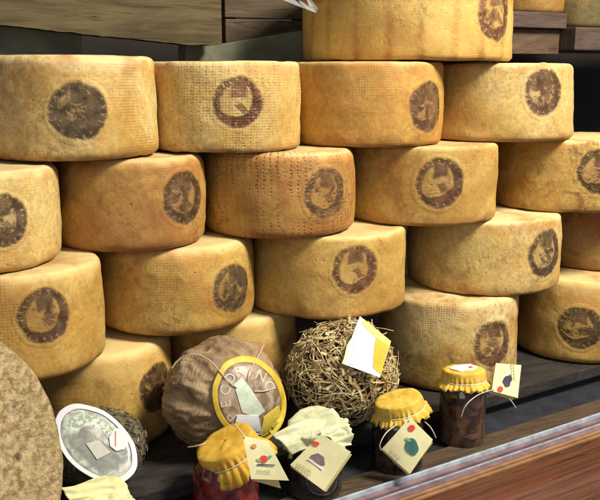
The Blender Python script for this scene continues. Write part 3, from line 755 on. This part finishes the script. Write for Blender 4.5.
p = at(96, 443, hc.y-hr*.86); nH = (-ray(96,443).normalized()*.9+Vector((0,0,.35))).normalized(); fH = on_plane(p, nH)
RH = math.radians(42)
def film():
    n = NT('label_film'); uv = n.n('ShaderNodeUVMap').outputs[0]; v = n.coord(); sp = n.n('ShaderNodeSeparateXYZ'); n.l(uv, sp.inputs[0])
    a = n.noise(v, 70, 5, .6, .6)
    c = n.mix(n.ss(a, .38, .62), (.28,.30,.28), (.58,.61,.56))
    # worn green lettering in an arc over the picture
    x, y = sp.outputs[0], sp.outputs[1]; r = n.math('SQRT', n.math('ADD', n.math('MULTIPLY', x, x), n.math('MULTIPLY', y, y)))
    ang = n.math('ARCTAN2', y, x)
    band = n.math('MULTIPLY', n.ss(r, .42, .48), n.ss(r, .72, .78, 1, 0))
    up = n.ss(n.math('ADD', n.math('MULTIPLY', x, -.6), n.math('MULTIPLY', y, -.8)), .1, .25)
    lt = n.ss(n.noise(v, 190, 2, .5), .46, .54)
    bx_ = n.math('MULTIPLY', n.ss(n.math('ABSOLUTE', n.math('ADD', x, -.05)), .50, .62, 1, 0), n.ss(n.math('ABSOLUTE', n.math('ADD', y, -.22)), .34, .46, 1, 0)); c = n.mix(n.math('MULTIPLY', bx_, .7), c, (.20,.21,.20))
    c = n.mix(n.math('MULTIPLY', band, up), c, (.66,.70,.66))
    c = n.mix(n.math('MULTIPLY', n.math('MULTIPLY', band, up), lt), c, (.34,.42,.32))
    return n.fin(c, .25, None, .6)
hl = disc_on(fH, 96, 444, 48, 31, RH, 0, .86, .0015, .0014, film(), 'plastic_label', hb)
disc_on(fH, 96, 444, 48, 31, RH, .87, 1.0, .0026, .0022, plain('rim_white', (.74,.77,.84), .05, 40, .3, .05, .5), 'label_rim', hb)
gp = plain('print_grey', (.55,.54,.50), .12, 80, .4); 
flat(hb, fH, [(86,444),(99,441),(111,453),(97,460)], .0028, .0005, gp, 'printed_square')
flat(hb, fH, blob(119,440,10,12,.2,8), .0036, .0005, wht, 'price_sticker')
flat(hb, fH, [(114.8,432),(116.2,432),(116.2,447),(114.8,447)], .0040, .0003, plain('print_red', (.75,.16,.14), .05, 60), 'red_line')

# ------------------------------------------------------------------ jam jars
def glassy(name, c, rough=.12):
    n = NT(name); v = n.coord(); a = n.noise(v, 55, 5, .6, .8)
    col = n.mix(n.ss(a, .38, .62), tuple(x*.35 for x in c), tuple(x*1.25 for x in c))
    m = n.fin(col, rough, n.bump(a, .08, .001), .5); n.b.inputs['Coat Weight'].default_value = .8; n.b.inputs['Coat Roughness'].default_value = .06; return m
def clothmat(name, c, c2):
    n = NT(name); v = n.coord(); a = n.noise(v, 40, 4, .6, .5)
    col = n.mix(n.ss(a, .35, .65), c, c2)
    wv = n.n('ShaderNodeTexWave'); n.l(v, wv.inputs[0]); wv.inputs['Scale'].default_value = 260; wv.bands_direction = 'X'
    wz = n.n('ShaderNodeTexWave'); n.l(v, wz.inputs[0]); wz.inputs['Scale'].default_value = 260; wz.bands_direction = 'Z'
    h = n.math('ADD', n.math('MULTIPLY', n.math('ADD', wv.outputs['Fac'], wz.outputs['Fac']), .12), n.noise(v, 90, 4))
    return n.fin(col, .75, n.bump(h, .4, .0012), .2)
def crease(p, M, H, seed, k):
    fq = 1.0 if k < .003 else .6
    a = abs(nz(p, 42*fq, seed))-.2; b = abs(nz(p, 95*fq, seed+3))-.2; g = nz(p, 20, seed+8); rho = min(1, math.hypot(p.x, p.y)/.03)
    q = p+Vector((p.x, p.y, 0)).normalized()*rho*rho*k*(-1.6*a-.6*b) + Vector((0,0,1))*k*(-2.0*a-.9*b+.8*g)
    return M @ q + Vector((0,0,H))
def jar(name, label, cx, cy, R, H, body_m, cloth_m, tilt=(0,0), seed=0, frill=.016, drop=.030, zig=26, rl=None, crump=.0010):
    t = thing(name, label, 'jar', (cx, cy, ZF+.0006), (0,0,0), 'cloth topped jars along the window sill')
    rl = rl or R*.86
    bm = bmesh.new(); P = []; Hb = H-.022
    pr = [(.001,0),(R*.6,0),(R*.9,.001),(R*.98,.005),(R,.012)]+[(R, .012+(Hb-.034)*k/8) for k in range(1,9)]
    pr += [(R*.97,Hb-.014),(R*.9,Hb-.006),(rl*.92,Hb),(rl*.9,Hb+.006),(.001,Hb+.006)]
    for i in range(64):
        ph = 2*PI*i/64; P.append([(math.cos(ph)*r, math.sin(ph)*r, z) for r, z in pr])
    grid(bm, P, True); bmesh.ops.recalc_face_normals(bm, faces=bm.faces[:]); obj('glass_body', bm, body_m, t)
    # lid below the cloth
    bm = bmesh.new(); P = []
    pr = [(.001,Hb+.0065),(rl*.8,Hb+.0065),(rl*.82,Hb+.0075),(rl*.82,H-.0125),(rl*.8,H-.0115),(.001,H-.0115)]
    for i in range(48):
        ph = 2*PI*i/48; P.append([(math.cos(ph)*r, math.sin(ph)*r, z) for r, z in pr])
    grid(bm, P, True); bmesh.ops.recalc_face_normals(bm, faces=bm.faces[:]); obj('lid', bm, body_m, t)
    # cloth
    M = Matrix.Rotation(tilt[0], 4, 'Y') @ Matrix.Rotation(tilt[1], 4, 'X')
    bm = bmesh.new(); P = []; n = 288; rnd = random.Random(seed); ph0 = rnd.uniform(0,6)
    rc = rl*1.03+.001
    for i in range(n):
        ph = 2*PI*i/n; d = Vector((math.cos(ph), math.sin(ph), 0)); row = []
        fold = math.sin(ph*21+ph0+2.2*math.sin(ph*3))*.5+.5*math.sin(ph*33+1+2.5*math.sin(ph*2+ph0)); zz = abs((ph*zig/(2*PI)) % 1-.5)*2
        dl = drop*(1+.22*nz(d, 1.6, seed))
        for k in range(7): row.append((rc*.98*k/7+.0003, .0025+.0018*nz(d*k*.2, 2.2, seed)+.0018*(1-k/7)))
        row += [(rc*.985, .0022), (rc*1.0, .0008), (rc*1.012, -.002)]
        for k in range(1, 6): row.append((rc*(1.012+.004*k)+.0013*fold*k/5, -.002-.010*k/5))
        nk = rc*1.0+.0010*fold
        row.append((nk, -.0145))
        for k in range(1, 8):
            f = k/7; row.append((nk+frill*(f**.8)*(.75+.35*nz(d, 2.4, seed+2))+.0021*fold*f, -.0145-(dl-.0145)*f*(.75+.35*nz(d, 3, seed+5))-(.0042*zz if k == 7 else 0)))
        P.append([crease(Vector((math.cos(ph)*r, math.sin(ph)*r, z)), M, H, seed, crump) for r, z in row])
    grid(bm, P, True); bmesh.ops.recalc_face_normals(bm, faces=bm.faces[:])
    bmesh.ops.solidify(bm, geom=bm.faces[:], thickness=-.0003)
    cl = obj('cloth_cover', bm, cloth_m, t)
    bm = bmesh.new(); pts = [M @ Vector((math.cos(2*PI*i/60)*(rc*1.022+.0008), math.sin(2*PI*i/60)*(rc*1.022+.0008), -.0145)) + Vector((0,0,H)) for i in range(61)]
    tube(bm, pts, .0011, 6); obj('string', bm, strm, t)
    return t
yc = clothmat('yellow_cloth', (.58,.37,.05), (.70,.50,.10)); oc = clothmat('amber_cloth', (.56,.31,.03), (.66,.43,.07)); gc = clothmat('pale_green_paper', (.50,.52,.34), (.64,.65,.46)); lc = clothmat('lemon_paper', (.70,.66,.34), (.78,.74,.44))
brown_g = glassy('dark_jam_glass', (.085,.042,.026)); black_g = glassy('black_jam_glass', (.022,.016,.016)); red_g = glassy('red_jam_glass', (.15,.018,.016))
cardm = plain('cream_card', (.78,.74,.44), .05, 60, .55, .1); cardin = plain('cream_card_back', (.62,.54,.22), .08, 60, .6)
redp = plain('print_fruit_red', (.72,.07,.04), .1, 80, .5); grnp = plain('print_leaf', (.20,.42,.20), .1, 80, .5); tealp = plain('print_teal', (.05,.16,.15), .25, 90, .5); navyp = plain('print_navy', (.05,.05,.09), .25, 90, .5); plum = plain('print_plum', (.26,.17,.20), .25, 60, .5); greyp = plain('print_text', (.40,.36,.22), .1, 90, .6)
def tagcard(j, corners, Y, nrm_, inner, prints, cord=None, cm=cardm):
    c0 = corners[0]; p = at(*c0, Y); f0 = on_plane(p, nrm_.normalized())
    mx = sum(c[0] for c in corners)/4; my = sum(c[1] for c in corners)/4; sd = int(mx)
    def f(x, y, off=0):
        u, v = (x-mx)/25, (y-my)/25; w = u*math.cos(sd)+v*math.sin(sd)
        return f0(x, y, off-.0030*w*w+.0009*nz((u, v, 0), 1.6, sd))
    def leaf(cs, off, m, name, bow):
        rows = []; N = 12; (x0,y0),(x1,y1),(x2,y2),(x3,y3) = cs
        for a in range(N+1):
            u = a/N; row = []
            for b_ in range(N+1):
                v = b_/N; x = (1-u)*(1-v)*x0+u*(1-v)*x1+u*v*x2+(1-u)*v*x3; y = (1-u)*(1-v)*y0+u*(1-v)*y1+u*v*y2+(1-u)*v*y3
                row.append(local(j, f(x, y, off-bow*v)))
            rows.append(row)
        bm = bmesh.new(); grid(bm, rows); bmesh.ops.recalc_face_normals(bm, faces=bm.faces[:])
        if sum((fc.normal.dot(nrm_) for fc in bm.faces)) < 0: bmesh.ops.reverse_faces(bm, faces=bm.faces[:])
        bmesh.ops.solidify(bm, geom=bm.faces[:], thickness=.0005); return sharp(obj(name, bm, m, j))
    t = leaf(corners, 0, cm, 'tag', 0)
    leaf(inner, -.0018, cardin, 'tag_back', .004)
    for k, (nm, pts, m) in enumerate(prints):
        o = flat(j, f, pts, .0011+.00008*k, .0004, m, nm); o.parent = t
    if cord:
        for path in cord:
            bm = bmesh.new(); tube(bm, smoothpts([local(j, at(x, y, Y_)) for x, y, Y_ in path], 6), .0009, 5); obj('tag_cord', bm, strm, j)
    return f
def textlines(cx, cy, w, rows, rot, gap=2.2, h=.55, seed=0):
    out = []; rnd = random.Random(seed)
    for r in range(rows):
        x = -w/2
        while x < w/2:
            l_ = rnd.uniform(1.2, 3); u0, u1 = x, min(w/2, x+l_); v0, v1 = r*gap, r*gap+h
            out.append([(cx+u*math.cos(rot)-v*math.sin(rot), cy+u*math.sin(rot)+v*math.cos(rot)) for u, v in ((u0,v0),(u1,v0),(u1,v1),(u0,v1))])
            x += l_+rnd.uniform(.5, 1.1)
    return out
def addtext(j, f, lines, off, m=None):
    bm = bmesh.new(); n_ = f(0,0,1)-f(0,0,0)
    for pts in lines: prism(bm, [local(j, f(x, y, off+.0005)) for x, y in pts], -n_*.0002)
    finish(bm); o = obj('printed_lines', bm, m or greyp, j, smooth=False); return o

# D: brown jar, yellow cloth, white sticker
pD = onz(475, 448, ZF); jD = jar('jam_jar', 'dark brown jar with yellow cloth top bearing a white sticker, right end of the jars', .779, 1.066, .037, .121, brown_g, yc, (.02,-.10), 1, frill=.012, drop=.024)
# C
jC = jar('jam_jar', 'blackish jar whose diamond shaped hanging tag shows a blue green fruit under a red dot', .636, 1.030, .039, .108, black_g, yc, (-.22,-.08), 2, frill=.012, drop=.025)
# B
jB = jar('jam_jar', 'blackish jar under pale green crumpled paper, its square tag printed with a plum picture', .487, 1.012, .041, .105, black_g, gc, (-.26,.10), 3, frill=.016, drop=.026, zig=9, crump=.002)
# A
jA = jar('jam_jar', 'red jam jar with amber cloth top, its tag printed with red cherries', .347, .990, .044, .110, red_g, oc, (-.42,-.05), 4, frill=.018, drop=.040)
# lower-left jar top
jE = jar('jam_jar', 'jar with lemon yellow paper top at the bottom edge beside the standing cheese', .181, .965, .031, .088, black_g, lc, (-.12,.12), 5, frill=.007, drop=.024, zig=12, crump=.002)
for n_, j in (('D', jD), ('C', jC), ('B', jB), ('A', jA), ('E', jE)):
    q = j.location+Vector((0,0,.12)); d = q.dot(FW); print('JAR', n_, 300+FPX*q.dot(RT)/d, 250-FPX*q.dot(UP)/d)

face = Vector((-.40,-.85,.30))
def camn(dx, dz): return (-ray(300,250).normalized()+RT*dx+Vector((0,0,dz)))
YD = 1.035
f = tagcard(jD, [(496,363),(521.5,365),(518,398),(492,391)], YD, camn(.2,.2), [(495,366),(519,368),(515,400),(491,393)],
  [('printed_fruit', blob(507.5,381,4.2,6,.5,14,.5,3), navyp), ('printed_dot', blob(500,389,2.8,3,0,12), redp)],
  [[(461,417,1.015),(466,405,1.012),(478,395,1.015),(492,390,1.02),(498,391,1.03)], [(492,393,1.03),(508,398,1.03),(516,408,1.03)]])
addtext(jD, f, textlines(514,372,16,2,1.5,2.2,.6,1), .0006)
bm = bmesh.new(); prism(bm, [(-.024,.004,.1265),(-.017,-.013,.1262),(.004,-.018,.1262),(.021,-.009,.1264),(.017,.008,.1268),(-.012,.012,.1268)], (0,0,.0008)); finish(bm)
obj('white_sticker', bm, wht, jD, smooth=False)
bm = bmesh.new(); prism(bm, [(.004,-.009,.1274),(.012,-.008,.1274),(.012,-.003,.1275),(.005,-.004,.1275)], (0,0,.0004)); finish(bm)
obj('red_mark', bm, redp, jD, smooth=False)
YC = .975
f = tagcard(jC, [(410,417),(433,440),(410,474),(382,449)], YC, camn(-.1,.05), [(408,420),(433,443),(408,476),(381,451)],
  [('printed_fruit', blob(412,446.5,6.2,8.8,-.35,18,.18,5), tealp), ('printed_leaf', blob(408,439.5,3.5,1.6,.4,10), grnp), ('printed_dot', blob(411.5,428,3.4,3.4,0,14,.25,2), redp)],
  [[(396,425,.985),(386,433,.975),(380,444,.972),(381,450,.974)], [(424,421,.99),(431,428,.98),(436,438,.98)], [(409,421,.974),(408,415,.985)]])
addtext(jC, f, textlines(396,454,13,2,.73,2.4,.55,2), .0006)
YB = .945
f = tagcard(jB, [(321,434),(351,452),(324,491),(290,465)], YB, camn(-.05,.1), [(321,437),(352,455),(326,493),(290,468)],
  [('printed_picture', [(311,455),(318,453),(324,457),(325,465),(321,466),(309,459)], plum), ('printed_highlight', [(307,459),(309,458),(324,467),(322,470)], wht), ('printed_heart', blob(315.5,443.5,3.6,2.4,.1,14,.3,4), redp)])
addtext(jB, f, textlines(305,467,17,3,.5,2.6,.6,3), .0006)
YA = .925
f = tagcard(jA, [(243,436),(268,441),(289.5,481),(251,479)], YA, camn(.15,.1), [(246,440),(268,444),(282,490),(252,481)],
  [('printed_fruit', blob(263.6,459,4,3.8,0,16), redp), ('printed_leaf', blob(269,457,3.2,1.4,-.4,10), grnp), ('printed_leaf', blob(258.5,460,2.6,1.2,.5,10), grnp), ('printed_fruit', blob(254,446,2.7,2.2,0,12), plain('print_rose', (.70,.28,.16), .1, 80)), ('printed_stem', [(257,463.6),(275,464.6),(275,465.5),(262,465.2),(257,464.8)], navyp)],
  [[(232,424,.96),(238,428,.94),(245,438,.925)], [(188,447,.98),(196,446,.955),(206,443,.95)]])
addtext(jA, f, textlines(264,470,14,2,.1,2.4,.5,4), .0006)
# folded wrapping paper lying over the two paper covered jars
def sheet(j, corners, p, n_, m, seed, amp):
    f = on_plane(p, n_.normalized()); rows = []; N = 36
    for i in range(N+1):
        u = i/N; row = []
        for k in range(N+1):
            v = k/N; (x0,y0),(x1,y1),(x2,y2),(x3,y3) = corners
            x = (1-u)*(1-v)*x0+u*(1-v)*x1+u*v*x2+(1-u)*v*x3; y = (1-u)*(1-v)*y0+u*(1-v)*y1+u*v*y2+(1-u)*v*y3
            x += 2.0*nz((u*3,v*3,0),1,seed); y += 1.4*nz((u*3,v*3,5),1,seed)
            h = amp*(1.9*abs(nz((u*1.0+v*.5,v*2.2-u*.4,1),1.3,seed))+.5*abs(nz((u*2.6,v*2.6,2),1,seed+2))+.06*nz((u*9,v*9,2),1,seed+3))-amp*1.6*max(0,v-.72)/.28
            row.append(local(j, f(x, y, .001+h)))
        rows.append(row)
    bm = bmesh.new(); grid(bm, rows); bmesh.ops.recalc_face_normals(bm, faces=bm.faces[:]); bmesh.ops.solidify(bm, geom=bm.faces[:], thickness=.0003)
    return obj('paper_fold', bm, m, j)
sheet(jB, [(270,436),(330,411),(353,434),(292,452)], jB.location+Vector((0,-.005,.108)), Vector((-.15,-.55,.8)), gc, 3, .007)
sheet(jB, [(318,432),(345,419),(354,443),(336,449)], jB.location+Vector((.015,-.02,.108)), Vector((.25,-.6,.7)), gc, 8, .006)
sheet(jE, [(61,489),(106,478),(124,496),(72,507)], jE.location+Vector((0,-.005,.090)), Vector((-.1,-.55,.8)), lc, 5, .006)

# ------------------------------------------------------------------ light
sc = bpy.context.scene
w = bpy.data.worlds.new('World'); sc.world = w; w.use_nodes = True
bg = w.node_tree.nodes['Background']; bg.inputs[0].default_value = (.75,.84,1,1); bg.inputs[1].default_value = .20
def area(name, loc, target, size, energy, col, sy=None):
    L = bpy.data.lights.new(name, 'AREA'); L.energy = energy; L.color = col; L.size = size
    if sy: L.shape = 'RECTANGLE'; L.size_y = sy
    o = bpy.data.objects.new(name, L); C.objects.link(o); o.location = loc
    o.rotation_euler = (Vector(target)-Vector(loc)).to_track_quat('-Z', 'Y').to_euler(); return o
area('key_lamp', (1.42,.02,1.30), (.62,1.2,-.25), .55, 92, (1,.915,.73))
area('street_light', (-.7,-.7,.5), (.5,1.2,-.35), 1.2, 8, (1,.95,.88))

cam = bpy.data.cameras.new('Camera'); co = bpy.data.objects.new('Camera', cam); C.objects.link(co)
cam.sensor_width = 36; cam.lens = 36*FPX/600; cam.clip_start = .02; cam.clip_end = 50
co.matrix_world = Matrix(((RT.x, UP.x, -FW.x, 0), (RT.y, UP.y, -FW.y, 0), (RT.z, UP.z, -FW.z, 0), (0,0,0,1)))
sc.camera = co
sc.view_settings.view_transform = 'Standard'; sc.view_settings.look = 'None'; sc.view_settings.gamma = 1; sc.view_settings.exposure = 0
sc.cycles.use_denoising = True
